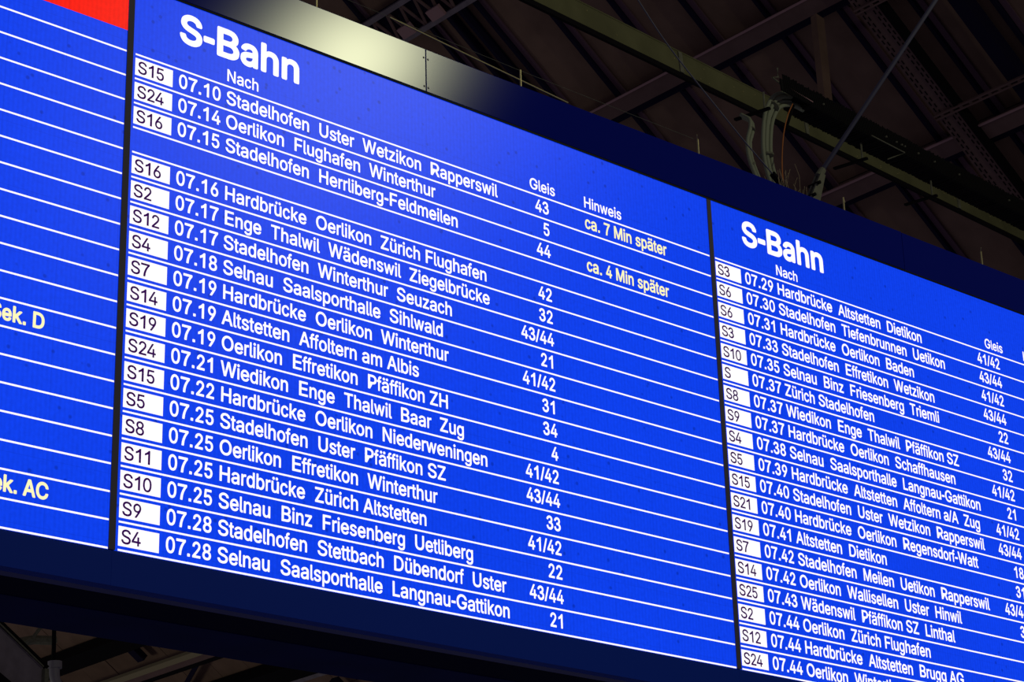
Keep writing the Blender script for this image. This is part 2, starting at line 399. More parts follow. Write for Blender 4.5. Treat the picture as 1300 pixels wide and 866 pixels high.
'ü': (577, '256,-7 205,-1 162,15 125,44 97,83 80,134 75,196 75,533 160,533 160,203 167,148 193,106 231,79 281,70 318,75 350,87 377,108 398,136 412,172 416,215 416,533 502,533 502,0 419,0 419,129 432,129 402,66 362,24 312,0|390,623 367,627 349,640 336,658 332,679 336,702 349,720 367,731 390,736 411,731 429,720 442,702 446,679 442,658 429,640 411,627|187,623 166,627 146,640 135,658 131,679 135,702 146,720 166,731 187,736 210,731 228,720 239,702 243,679 239,658 228,640 210,627'),
'Ü': (727, '364,-11 286,-3 217,21 160,60 120,113 93,174 84,243 84,716 174,716 174,250 180,203 198,159 225,122 263,96 309,79 364,73 419,79 466,96 502,122 530,159 547,203 553,250 553,716 643,716 643,243 634,174 609,113 567,60 511,21 443,-3|466,805 443,809 425,822 412,840 408,861 412,883 425,902 443,914 466,919 487,914 505,902 518,883 522,861 518,840 505,822 487,809|263,805 242,809 222,822 210,840 205,861 210,883 222,902 242,914 263,919 286,914 304,902 315,883 319,861 315,840 304,822 286,809'),
'0': (637, '319,-10 245,1 183,34 134,87 97,159 80,218 70,284 68,357 70,430 80,497 97,556 134,629 183,681 245,715 319,726 392,715 454,681 504,629 540,556 557,497 567,430 570,357 567,284 557,218 540,159 505,87 454,34 392,1;319,70 367,79 408,104 440,145 464,203 478,273 484,357 478,442 464,513 440,570 408,612 367,637 319,647 270,637 229,612 197,570 173,513 159,442 153,357 159,273 173,203 197,145 229,104 270,79'),
'1': (556, '373,0 285,0 285,560 252,533 200,500 109,460 109,545 180,583 240,632 285,680 316,719 373,719'),
'2': (637, '90,0 90,66 329,322 397,397 421,429 437,460 447,490 450,522 446,558 433,589 412,613 384,632 352,643 315,647 276,643 242,629 215,609 196,581 183,549 179,509 93,509 100,570 121,622 156,665 201,698 256,719 317,726 377,719 430,699 474,667 508,626 529,578 536,523 532,485 522,447 502,408 473,364 376,253 215,82 547,80 547,0'),
'3': (556, '53,549 60,571 69,595 82,620 100,643 119,663 141,681 166,695 191,705 215,713 236,717 257,717 276,716 299,713 325,708 353,698 379,682 402,662 421,636 435,606 443,574 447,541 445,508 437,477 426,447 409,419 389,394 366,372 342,356 316,344 290,335 262,331 238,330 216,330 214,414 236,414 255,415 270,417 285,422 300,429 314,438 327,451 340,467 350,483 357,501 362,521 363,539 361,558 356,578 349,594 340,605 329,615 317,622 303,627 286,630 268,632 254,633 246,633 235,631 220,626 203,620 189,611 176,601 163,588 154,576 146,561 139,542 131,521|238,419 263,417 290,415 321,410 351,400 381,387 410,370 434,349 455,326 471,298 482,269 487,238 489,207 487,177 480,146 469,116 452,90 433,68 412,49 390,32 366,17 340,6 314,-2 288,-6 261,-7 233,-5 203,0 174,10 147,24 120,43 95,71 75,106 60,144 46,179 126,211 140,176 153,142 165,119 177,107 191,98 206,90 224,84 244,80 263,79 280,79 295,82 310,86 326,93 342,103 358,115 372,128 383,141 391,154 397,170 401,189 403,209 402,228 399,246 393,262 385,275 374,288 360,300 343,310 321,319 299,326 280,330 257,331 232,333'),
'4': (637, '56,148 56,222 347,716 437,716 153,231 581,229 581,148|397,0 397,170 397,205 397,447 482,447 482,0'),
'5': (637, '311,-10 250,-3 197,15 152,45 117,84 93,131 84,183 172,183 179,152 194,125 217,103 243,84 276,73 311,70 352,75 388,90 419,115 442,146 456,184 461,228 456,271 442,311 418,343 387,369 349,384 307,390 270,387 235,377 204,363 180,346 94,356 135,716 515,716 515,636 212,636 190,423 218,443 250,457 286,466 322,470 370,464 414,452 452,430 485,401 512,366 533,325 546,280 550,229 542,165 519,107 482,58 435,21 377,-1'),
'6': (637, '318,-10 256,-1 200,21 153,56 118,104 97,162 90,228 96,280 113,336 143,401 193,478 354,716 453,716 208,367 217,387 232,405 252,421 276,432 301,439 331,442 391,435 445,415 487,381 520,338 540,283 547,221 540,158 518,103 482,55 436,20 381,-3;318,68 357,73 392,89 421,111 442,142 456,180 460,221 456,263 442,300 421,331 392,353 357,369 318,373 279,369 245,354 215,331 194,301 180,264 176,222 180,180 194,143 215,111 245,89 279,73'),
'7': (556, '47,621 47,706 513,706 513,637 440,540 375,420 330,300 300,180 279,0 189,0 205,150 240,290 295,430 350,530 412,621'),
'8': (637, '318,-10 250,-3 191,15 142,46 104,87 80,135 73,190 77,234 91,274 114,309 142,339 176,360 215,374 167,397 131,433 107,481 98,535 106,587 127,633 160,671 205,701 259,719 318,726 378,719 430,701 474,671 508,633 530,587 537,535 529,481 505,433 468,397 422,374 460,360 494,339 523,309 544,274 558,234 564,190 556,135 532,87 495,46 446,15 387,-3;318,69 363,73 401,84 432,104 454,128 468,159 474,196 468,232 453,266 429,293 398,314 360,326 318,331 276,326 238,314 207,293 183,266 167,232 162,196 167,159 181,128 204,104 235,84 274,73;318,408 354,411 385,422 412,440 432,464 445,494 449,529 445,561 433,591 414,615 387,632 354,643 318,647 281,643 249,632 224,615 204,591 191,561 187,529 191,494 204,464 224,440 250,422 283,411'),
'9': (637, '318,726 381,717 436,695 482,658 518,610 540,553 547,488 542,435 525,380 492,315 443,236 281,0 183,0 428,349 421,329 404,311 384,295 362,284 335,276 307,274 246,280 193,301 149,333 117,378 96,432 90,495 97,558 120,613 155,660 201,695 256,717;318,647 280,643 245,627 217,603 194,573 181,536 176,495 181,453 194,415 217,385 245,362 280,347 318,342 357,347 392,362 421,384 442,415 456,452 460,492 456,536 442,573 421,603 392,627 357,643'),
'/': (278, '0,-12 208,728 279,728 71,-12'),
'-': (333, '46,232 46,322 290,322 290,232'),
'.': (278, '88,0 88,102 190,102 190,0'),
}
ADV = dict(zip("abcdefghijklmnopqrstuvwxyzABCDEFGHIJKLMNOPQRSTUVWXYZ",
               [556, 556, 500, 556, 556, 278, 556, 556, 222, 222, 500, 222, 833, 556, 556, 556, 556, 333, 500, 278, 556,
                500, 722, 500, 500, 500, 667, 667, 722, 722, 667, 611, 778, 722, 278, 500, 667, 556, 833, 722, 778, 667,
                778, 722, 667, 611, 722, 667, 944, 667, 667, 611]))
for ch in '0123456789äöü':
    ADV[ch] = 556
ADV.update({' ': 278, '.': 278, '-': 333, '/': 278, 'Ü': 722})
BOLD = dict(ADV)
BOLD.update({'a': 556, 'h': 611, 'n': 611, 'e': 556, 'k': 556, 'c': 556, 'S': 667, '-': 333, 'B': 722})
_cache = {}


def offset_poly(P, d):
    """move a closed outline outwards (clockwise outers, counter-clockwise holes) by d"""
    n = len(P)
    out = []
    for i in range(n):
        a, p, c = P[i - 1], P[i], P[(i + 1) % n]
        e1 = (p - a).normalized()
        e2 = (c - p).normalized()
        n1 = Vector((-e1.y, e1.x))
        n2 = Vector((-e2.y, e2.x))
        b_ = n1 + n2
        if b_.length < 1e-4:
            b_ = n1
        b_ = b_.normalized()
        k = 1.0 / max(0.55, b_.dot(n1))
        out.append(p + b_ * (d * k))
    return out


def glyph(ch, off):
    """filled glyph fattened by off (em); verts with x in advances, y in em, and faces"""
    key = (ch, off)
    if key in _cache:
        return _cache[key]
    adv, src = GLYPHS[ch]
    V, F = [], []
    for grp in src.split('|'):
        loops = []
        for sp in grp.split(';'):
            P = [Vector([int(q) / 1000 for q in p.split(',')]) for p in sp.split()]
            loops.append([Vector((q.x, q.y, 0)) for q in offset_poly(P, off)])
        n = len(V)
        tris = tessellate_polygon(loops)
        V += [(q.x / (adv / 1000), q.y) for l in loops for q in l]
        F += [tuple(n + k for k in t) for t in tris]
    _cache[key] = (V, F)
    return _cache[key]


def text_w(s, table=ADV):
    return sum(table[c] for c in s) / 1000


def put_text(name, s, x, base, em, xs, off, material, parent, z=-0.022, right=False, table=ADV, fn=bp, cell=None):
    """s with its origin (or right end) at x rows, baseline at row base; em in rows, xs = x scale of em"""
    if right:
        x = x - text_w(s, table) * em * xs
    V, F = [], []
    pen = x
    shifts = [(0, 0)]
    if off > 0.010:                      # heavier weight: sweep the outline round a small circle
        r_ = off - 0.007
        k_ = 8 if r_ > 0.015 else 5
        shifts = [(r_ * math.cos((t + .25) * 2 * math.pi / k_), r_ * math.sin((t + .25) * 2 * math.pi / k_)) for t in range(k_)]
        off = 0.007
    for i, c in enumerate(s):
        a = table[c] / 1000 * em * xs
        if c != ' ':
            gv, gf = glyph(c, off)
            if cell:
                pen, a = cell[i]
            for dx, dy in shifts:
                n = len(V)
                V += [fn(pen + p[0] * a + dx * em, base - (p[1] + dy) * em, z) for p in gv]
                F += [tuple(n + k for k in q) for q in gf]
        pen += a
    me = bpy.data.meshes.new(name)
    me.from_pydata([tuple(p) for p in V], [], F)
    return child(name, me, material, parent)


# ================================================================= the hall roof (setting)
TH = math.radians(35.5)
A = Vector((math.cos(TH), 0, -math.sin(TH)))       # down the slope
W = Vector((0, 1, 0))
NRM = Vector((math.sin(TH), 0, math.cos(TH)))      # up through the roof
RC = 24.083


def rp(p):
    """(u down the slope, w along the hall, n above the boards) -> world"""
    return A * p[0] + W * p[1] + NRM * (RC + p[2])


ceiling = empty('ceiling', rp((4, 14, 0)), 'pitched station roof of dark brown boards between rafters', None, None, 'structure')
del ceiling['label']
PUR = [-10.2, -7.3, -4.4, -1.5, 1.45, 4.20, 6.95, 9.95, 12.75, 15.6]
RAF = [round(8.68 + 1.0 * k, 2) for k in range(-14, 34)]
# boards: one panel per bay, each a little proud or sunk
for i in range(len(PUR) - 1):
    for k in range(len(RAF) - 1):
        j = random.uniform(0, 0.03)
        b = MB().box((PUR[i] + 0.01, RAF[k] + 0.008, j), (PUR[i + 1] - 0.01, RAF[k + 1] - 0.008, j + 0.05), rp)
        child('roof_board', b.mesh('roof_board'), M['roof'], ceiling)
for k, w in enumerate(RAF):
    if w > 27:
        continue
    b = MB().box((PUR[0], w - 0.028, -0.09), (PUR[-1], w + 0.028, 0.0), rp)
    child('rafter', b.mesh('rafter'), M['rafter'], ceiling)
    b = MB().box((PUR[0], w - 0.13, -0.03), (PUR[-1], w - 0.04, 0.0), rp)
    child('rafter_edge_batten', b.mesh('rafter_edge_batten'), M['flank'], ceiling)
# the doubled main rafter
for dw in (0.0, 0.26):
    b = MB().box((PUR[0], 15.92 + dw, -0.16), (PUR[-1], 15.98 + dw, 0.0), rp)
    child('rafter', b.mesh('rafter'), M['rafter'], ceiling)
# top outer skin so that no light leaks between boards
b = MB().box((PUR[0] - 1, RAF[0] - 2, 0.12), (PUR[-1] + 1, RAF[-1] + 2, 0.2), rp)
child('roof_deck', b.mesh('roof_deck'), M['matt_black'], ceiling)


def purlin(u, w0, w1, mt, lit=None):
    """I-section steel along the hall; lower flange faces us"""
    b = MB().box((u - 0.02, w0, -0.30), (u + 0.02, w1, 0.0), rp)
    b.box((u - 0.13, w0, -0.33), (u + 0.13, w1, -0.30), rp)
    o = child('purlin', b.mesh('purlin'), mt, ceiling)
    b = MB().box((u - 0.14, w0, -0.36), (u - 0.11, w1, -0.33), rp)
    child('flange_angle', b.mesh('flange_angle'), lit or M['plate'], o)
    b = MB().box((u + 0.13, w0, -0.12), (u + 0.30, w1, -0.01), rp)
    child('bearing_strip', b.mesh('bearing_strip'), M['rafter'], o)
    return o


for u in PUR:
    if abs(u - 1.45) < 0.1:
        continue
    purlin(u + 0.02, RAF[0], 27.0 if u > 9 else RAF[-1], M['purlin'])

# ================================================================= lattice girders
def lattice_along_w(u, w0, w1):
    g = empty('lattice_girder', rp((u, (w0 + w1) / 2, -0.3)),
              'dark perforated girder with two pink-grey plates above the glowing casing', 'girder')
    b = MB()
    b.box((u - 0.30, w0, -0.36), (u - 0.22, w1, -0.28), rp)
    b.box((u + 0.22, w0, -0.36), (u + 0.30, w1, -0.28), rp)
    child('chord', b.mesh('chord'), M['girder'], g)
    n = int((w1 - w0) / 0.16)
    b = MB()
    for k in range(n):
        wa = w0 + k * 0.16
        s = 1 if k % 2 else -1
        b.bar(rp((u - s * 0.26, wa, -0.32)), rp((u + s * 0.26, wa + 0.16, -0.32)), 0.05, 0.02, NRM)
    o = child('lacing_bars', b.mesh('lacing_bars'), M['purlin'], g)
    tag(o, None, None, None, 'stuff')
    b = MB().box((u - 0.30, w0, -0.24), (u + 0.30, w1, -0.2), rp)
    child('back_plate', b.mesh('back_plate'), M['rafter'], g)
    for wa in (16.78, 16.10):
        b = MB().box((u + 0.04, wa - 0.14, -0.44), (u + 0.22, wa + 0.14, -0.38), rp)
        child('cover_plate', b.mesh('cover_plate'), M['plate'], g)
    return g


lattice_along_w(1.45, 15.2, 20.6)

g = empty('lattice_girder', rp((5.5, 10.1, -0.2)),
          'perforated riveted girder sloping down at the upper right of the roof', 'girder')
w0 = 9.93
b = MB().box((3.0, w0 - 0.02, -0.42), (12.0, w0 + 0.30, -0.36), rp)
child('web_plate', b.mesh('web_plate'), M['purlin'], g)
b = MB().box((3.0, w0 - 0.10, -0.46), (12.0, w0 - 0.04, -0.30), rp)
child('edge_angle', b.mesh('edge_angle'), M['matt_black'], g)
b = MB()
for k in range(80):
    u0 = 3.05 + 0.11 * k
    for r, dw in enumerate((0.02, 0.075, 0.20, 0.255)):
        uu = u0 + (0.06 if r % 2 else 0)
        b.box((uu, w0 + dw - 0.005, -0.428), (uu + 0.065, w0 + dw + 0.009, -0.415), rp)
o = child('slots', b.mesh('slots'), M['matt_black'], g)
tag(o, None, None, None, 'stuff')
for u in (4.55, 6.43, 8.3):
    b = MB().box((u - 0.04, 7.0, -0.48), (u - 0.015, w0 + 0.3, -0.43), rp)
    b.box((u + 0.015, 7.0, -0.48), (u + 0.04, w0 + 0.3, -0.43), rp)
    for k in range(20):
        b.box((u - 0.03, 7.05 + 0.16 * k, -0.47), (u + 0.03, 7.10 + 0.16 * k, -0.45), rp)
    child('cross_brace', b.mesh('cross_brace'), M['purlin'], g)

# wide dark beam at the far right corner
b = MB().box((2.0, 8.86, -0.34), (12.0, 9.06, -0.1), rp)
o = link('timber_beam', b.mesh('timber_beam'), M['rafter'])
tag(o, 'broad blue-black beam running down across the top right corner', 'beam')

# ================================================================= olive steel beam
D = Vector((0.9698605, 0.21101078, 0.12184035)).normalized()
CAM = Vector((-3.93972, -6.396205, 1.6))
P0 = CAM + (Vector((10.2265, 8.8383, 13.5678)) - CAM) * 0.75
SN = Vector((0.21259, -0.97714, 0.0)).normalized()    # towards the hall
UP = SN.cross(D).normalized()
if UP.z < 0:
    UP = -UP


def be(p):
    """(along, towards us, up) from the beam's lower edge"""
    return P0 + D * p[0] + SN * p[1] + UP * p[2]


beam = empty('steel_beam', be((4, 0, 0)), 'long olive-green steel beam crossing diagonally beneath the roof', 'beam')
LB = (-6, 15)
b = MB().box((LB[0], -0.02, 0.0), (LB[1], 0.0, 0.20), be)
child('web', b.mesh('web'), M['olive'], beam)
b = MB().box((LB[0], -0.02, -0.045), (LB[1], 0.010, 0.0), be)
tag(child('flange', b.mesh('flange'), M['matt_black'], beam), 'black lower flange')  # lower flange coloured black against the olive web
b = MB().box((LB[0], -0.10, 0.20), (LB[1], 0.004, 0.212), be)
child('flange', b.mesh('flange'), M['olive'], beam)
for s in (2.22, 4.48, 7.85, 10.4):
    b = MB().box((s, 0.0, 0.005), (s + 0.06, 0.012, 0.195), be)
    child('stiffener', b.mesh('stiffener'), M['bracket'], beam)
b = MB()
rr = random.Random(3)
for k in range(40):
    s = rr.uniform(0, 9)
    h = rr.uniform(0.02, 0.18)
    b.box((s, 0.0, h), (s + 0.008, 0.006, h + 0.008), be)
tag(child('rivets', b.mesh('rivets'), M['wire'], beam), None, None, None, 'stuff')

# cable tray carried beside the beam
tray = empty('cable_tray', be((2.9, 0.5, -0.15)), 'black mesh cable tray running along the olive beam', 'cable tray')
b = MB().box((3.36, 0.40, -0.19), (15, 0.62, -0.18), be)
child('tray_base', b.mesh('tray_base'), M['tray'], tray)
for y, s, h in ((0.40, 3.3, -0.05), (0.62, 2.86, -0.08)):
    b = MB().box((s, y - 0.006, -0.19), (15, y + 0.006, h), be)
    child('side_rail', b.mesh('side_rail'), M['tray'], tray)
b = MB()
rr = random.Random(5)
for k in range(480):
    s = 2.9 + k * 0.025
    b.box((s, 0.625, -0.19), (s + 0.011, 0.632, -0.045 + rr.uniform(0, 0.022)), be)
    if s > 3.36:
        b.box((s, 0.39, -0.20 - rr.uniform(0, 0.012)), (s + 0.012, 0.63, -0.192), be)
tag(child('mesh_wires', b.mesh('mesh_wires'), M['tray'], tray), None, None, None, 'stuff')
for y, r in ((0.45, 0.035), (0.51, 0.04), (0.57, 0.035)):
    b = MB().tube([be((3.25, y, -0.13)), be((15, y, -0.10))], r, 6)
    child('laid_cable', b.mesh('laid_cable'), M['matt_black'], tray)
b = MB().tube([be((2.88, 0.6, 0.03)), be((2.87, 0.6, -0.06)), be((2.76, 0.6, -0.09)), be((2.92, 0.6, -0.12))], 0.009, 6)
child('end_hook', b.mesh('end_hook'), M['bracket'], tray)
b = MB().tube([be((3.02, 0.62, -0.13)), be((3.42, 0.63, -0.155)), be((3.36, 0.5, -0.20))], 0.006, 6)
child('edge_lip', b.mesh('edge_lip'), M['plate'], tray)
b = MB().tube([be((4.55, 0.63, -0.19)), be((5.22, 0.64, -0.20)), be((5.12, 0.5, -0.25))], 0.006, 6)
child('edge_lip', b.mesh('edge_lip'), M['bracket'], tray)
for k in range(9):
    s = rr.uniform(3.5, 8)
    b = MB().box((s, 0.635, -0.14), (s + 0.015, 0.65, -0.125), be)
    child('bolt_head', b.mesh('bolt_head'), M['bracket'], tray)
for s, c in ((2.73, -0.36), (4.56, -0.38), (6.04, -0.41)):
    b = MB().tube([be((s + 0.02, 0.5, c + 0.16)), be((s, 0.5, c))], 0.009, 6)
    h = child('drop_rod', b.mesh('drop_rod'), M['bracket'], tray)
    b = MB().box((s - 0.02, 0.2, c - 0.02), (s + 0.02, 0.55, c), be)
    child('cross_arm', b.mesh('cross_arm'), M['matt_black'], h)


# cables that leave the tray in two loops
def bundle(name, pts, offs, r, label, mt):
    g_ = empty(name, pts[0], label, 'cable', 'grey cable bundles by the tray')
    path = spline(pts, 6)

    def side(P, i):
        t = (P[min(i + 1, len(P) - 1)] - P[max(i - 1, 0)]).normalized()
        return SN.cross(t).normalized()
    sg = 1 if side(path, len(path) - 3).dot(D) > 0 else -1
    offs = [(sg * a, c) for a, c in offs]
    for (a, c) in offs:
        bb = MB().tube([p + side(path, i) * a + SN * c for i, p in enumerate(path)], r, 8)
        child('cable', bb.mesh('cable', True), mt, g_)
    for t in (0.35, 0.72):
        i = int(t * len(path))
        p = path[i]
        d = (path[min(i + 1, len(path) - 1)] - path[i - 1]).normalized()
        w = max(a for a, c in offs) - min(a for a, c in offs)
        mid = sum(a for a, c in offs) / len(offs)
        bb = MB().tube([p + side(path, i) * mid - d * 0.008, p + side(path, i) * mid + d * 0.008], w * 0.42 + r * 0.8, 10)
        child('cable_tie', bb.mesh('cable_tie'), M['bracket'], g_)
    return g_


bundle('cable_bundle', [be(p) for p in ((3.42, 0.52, -0.14), (3.24, 0.50, -0.13), (3.02, 0.48, -0.20), (2.88, 0.46, -0.35), (2.80, 0.45, -0.53), (2.74, 0.45, -0.77), (2.78, 0.45, -0.98), (2.95, 0.45, -1.25))],
       [(-0.048, 0.0), (-0.010, 0.010), (0.028, -0.006), (0.065, 0.008)], 0.0185,
       'thick bundle of grey cables arching out of the tray end', M['cable'])
bundle('cable_bundle', [be(p) for p in ((2.68, 0.3, -0.38), (2.63, 0.4, -0.47), (2.53, 0.45, -0.59), (2.45, 0.45, -0.72), (2.44, 0.45, -0.87), (2.52, 0.45, -1.03), (2.68, 0.45, -1.3))],
       [(-0.022, 0.0), (0.020, 0.0)], 0.018,
       'slim pair of grey cables left of the thick cable bundle', M['cable'])
b = MB().tube(spline([be(p) for p in ((3.16, 0.56, -0.22), (3.02, 0.56, -0.38), (2.88, 0.56, -0.62), (2.74, 0.58, -0.94), (2.72, 0.58, -1.2))], 6), 0.0055, 6)
tag(link('orange_cable', b.mesh('orange_cable', True), M['orange']), 'thin orange cable hanging right of the grey cable bundle', 'cable')
b = MB().tube([be((3.25, 0.52, -0.20)), be((3.04, 0.53, -0.46))], 0.013, 6)
tag(link('black_cable', b.mesh('black_cable', True), M['matt_black']), 'short black cable end dangling from the tray', 'cable')

# vertical post from roof to tray
pa, pb_ = rp((4.37, 10.77, -0.45)), CAM + (rp((5.9, 11.75, -0.45)) - CAM) * 0.93
b = MB().bar(pa, pb_, 0.16, 0.10, Vector((0, 1, 0)))
tag(link('hanger_post', b.mesh('hanger_post'), M['roof']), 'brown post dropping from the roof behind the cable tray', 'post')

# ================================================================= lower background, far beyond the board
def far_bar(name, u0, u1, n0, n1, w0, w1, mt, label, cat):
    bb = MB().box((u0, w0, n0), (u1, w1, n1), rp)
    return tag(link(name, bb.mesh(name), mt), label, cat)


g = empty('steel_ledge', rp((10.6, 36, -0.6)), 'pale ledged steel rail rising to the right below the casing', 'rail')
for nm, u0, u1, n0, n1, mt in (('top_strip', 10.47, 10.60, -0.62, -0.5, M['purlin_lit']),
                              ('side_plate', 10.61, 10.76, -0.58, -0.5, M['purlin']),
                              ('painted_shade_bar', 10.78, 10.88, -0.55, -0.45, M['matt_black'])):  # solid black bar that stands in for the shade under the rail
    b = MB().box((u0, 26, n0), (u1, 42, n1), rp)
    child(nm, b.mesh(nm), mt, g)
far_bar('timber_beam', 9.62, 10.0, -0.5, -0.1, 24, 42, M['matt_black'], 'black beam just above the pale rail, low left', 'beam')
far_bar('timber_beam', 11.62, 11.98, -0.5, -0.1, 24, 42, M['matt_black'], 'wide black beam right of the pale rail below the casing', 'beam')
far_bar('timber_beam', 12.02, 12.14, -0.4, -0.1, 24, 42, M['girder'], 'narrow mauve beam edging the wide black beam', 'beam')
b = MB().bar(rp((10.95, 33.50, -0.3)), rp((11.62, 35.05, -0.3)), 0.10, 0.12, NRM)
tag(link('brace', b.mesh('brace'), M['rafter']), 'dark brace between pale rail and wide black beam', 'brace')
for (ua, ub, w, lab) in ((9.95, 10.42, 35.02, 'short dark post standing on the pale rail'),
                         (10.9, 11.6, 36.0, 'dark upright below the pale rail'),
                         (12.4, 13.2, 30.3, 'dark upright at the right end of the gap below the casing')):
    bb = MB().box((ua, w - 0.12, -0.35), (ub, w + 0.12, -0.2), rp)
    tag(link('upright', bb.mesh('upright'), M['rafter']), lab, 'post')

# big blue-grey box girder, low at the left
g = empty('box_girder', (13.0, 24, 9.5), 'blue-grey steel girder sloping down at the bottom left corner', 'girder')
b = MB()
poly = [(11.0, 11.63), (12.75, 10.37), (13.53, 9.83), (13.53, 8.6), (11.0, 8.6)]
b.add([(x, y, z) for y in (24.0, 24.6) for x, z in poly],
      [(0, 1, 2, 3, 4), (9, 8, 7, 6, 5)] + [(k, (k + 1) % 5, 5 + (k + 1) % 5, 5 + k) for k in range(5)])
child('web_plate', b.mesh('web_plate'), M['girder'], g)
b = MB().bar((11.0, 24.2, 11.66), (13.60, 24.2, 9.84), 0.5, 0.035)
child('flange', b.mesh('flange'), M['matt_black'], g)
b = MB().bar((11.0, 23.93, 11.60), (13.50, 23.93, 9.83), 0.02, 0.02)
child('edge_trim', b.mesh('edge_trim'), M['bracket'], g)
b = MB().box((13.51, 23.9, 8.6), (13.58, 24.3, 9.80))
child('end_angle', b.mesh('end_angle'), M['bracket'], g)
b = MB().bar((11.8, 23.9, 10.1), (13.6, 23.9, 9.0), 0.1, 0.14)
child('lower_flange', b.mesh('lower_flange'), M['matt_black'], g)

g = empty('drain_pipe', (14.33, 25.0, 9.8), 'grey pipe with collar and elbow beside the blue-grey girder', 'pipe')
b = MB().tube([(14.27, 25, 10.9), (14.29, 25, 10.2)], 0.035, 12)
child('upper_pipe', b.mesh('upper_pipe', True), M['matt_black'], g)
b = MB().tube([(14.315, 25, 10.23), (14.32, 25, 10.12)], 0.115, 16)
child('collar', b.mesh('collar'), M['pipe'], g)
b = MB().tube(spline([(14.31, 25, 10.13), (14.32, 25, 10.0), (14.36, 25, 9.89), (14.46, 25, 9.80), (14.62, 25, 9.77), (15.2, 25, 9.72)]), 0.085, 14)
child('elbow', b.mesh('elbow', True), M['pipe'], g)

g = empty('pipe_clamp', (16.6, 30, 11.9), 'dusty branching clamp on a stub pipe, low left under the casing', 'clamp')
for nm, pts, r in (('stub', [(16.1, 30, 11.75), (16.75, 30, 11.95), (17.2, 30, 12.0)], 0.09),
                   ('arm', [(16.66, 29.9, 11.93), (16.95, 29.9, 12.35)], 0.035),
                   ('arm', [(16.66, 29.9, 11.93), (16.2, 29.9, 11.72)], 0.045)):
    b = MB().tube(pts, r, 8)
    child(nm, b.mesh(nm), M['bracket'], g)

# ================================================================= departure board
board = empty('departure_board', bp(15.2, 20.7, 3.0),
              'huge hanging station departure board with three glowing blue timetable screens in a navy casing',
              'departure board')
XL, XR = -31.4, 62.2           # ends of the casing, in rows
TOPR, BOTR = -4.935, 20.28


def boxr(x0, x1, r0, r1, z0, z1, taper=None):
    c = []
    for i in range(8):
        x = x0 if not i & 4 else x1
        z = z0 if not i & 2 else z1
        r = r0 if not i & 1 else r1
        if taper and r == r0:
            r = r0 + taper(x)
        c.append(bp(x, r, z))
    return MB().hexa(c)


def bevel(me, w=0.003, seg=2):
    bm = bmesh.new()
    bm.from_mesh(me)
    bmesh.ops.bevel(bm, geom=list(bm.edges), offset=w, segments=seg, affect='EDGES', profile=0.5)
    bm.to_mesh(me)
    bm.free()
    return me


def top_rise(x):
    return -0.15 * min(1, max(0, (x - 17) / 17))


def bez_foot(x):
    return -2.95 - 0.0052 * max(0, x - 31)


def strip(name, xs, topf, botf, z0, z1, bev, mt, tilt=0.0):
    """long sheet; tilt sets its far end back a little, as fitted sheets never line up"""
    V, F = [], []
    for x in xs:
        dz = tilt * (x - xs[0])
        for z in (z0, z1):
            for fn in (topf, botf):
                V.append(bp(x, fn(x) - 0.72 * dz, z + dz))
    for k in range(len(xs) - 1):
        o_ = 4 * k
        F += [(o_, o_ + 4, o_ + 5, o_ + 1), (o_ + 2, o_ + 3, o_ + 7, o_ + 6), (o_, o_ + 2, o_ + 6, o_ + 4), (o_ + 1, o_ + 5, o_ + 7, o_ + 3)]
    e = 4 * (len(xs) - 1)
    F += [(0, 1, 3, 2), (e, e + 2, e + 3, e + 1)]
    me = MB().add(V, F).mesh(name)
    if bev:
        bevel(me, bev)
    return child(name, me, mt, board)


def bez_top(x):
    return TOPR + top_rise(x)


strip('bezel_panel', [XL, -16.98], bez_top, bez_foot, -0.05, 0.35, 0.0025, M['casing'])
strip('bezel_panel', [-16.96, 13.905], bez_top, bez_foot, -0.05, 0.35, 0.0025, M['casing'])
strip('bezel_panel', [13.925, 17, 34, 44.80], bez_top, bez_foot, -0.05, 0.35, 0.0025, M['casing'], 0.002)
strip('bezel_panel', [44.802, XR], bez_top, lambda x: bez_foot(x), 0.0, 0.35, 0.0005, M['casing'])
strip('bezel_shade_strip', [XL, 31, XR], lambda x: bez_foot(x) + 0.004, lambda x: bez_foot(x) + 0.078, -0.04, 0.2, 0, M['black'])  # black strip put in for the shaded underside of the bezel
for x, r in ((13.80, -4.50), (13.81, -3.17), (14.03, -4.48), (14.03, -3.15)):
    b = MB()
    c = bp(x, r, -0.05)
    n = 10
    V = [c + Vector((0.006 * math.cos(t * 2 * math.pi / n), 0.001, 0.006 * math.sin(t * 2 * math.pi / n))) for t in range(n)] +         [c + Vector((0.0035 * math.cos(t * 2 * math.pi / n), -0.002, 0.0035 * math.sin(t * 2 * math.pi / n))) for t in range(n)]
    b.add(V, [(k, (k + 1) % n, n + (k + 1) % n, n + k) for k in range(n)] + [tuple(range(n, 2 * n))])
    child('rivet', b.mesh('rivet', True), M['steel'], board)
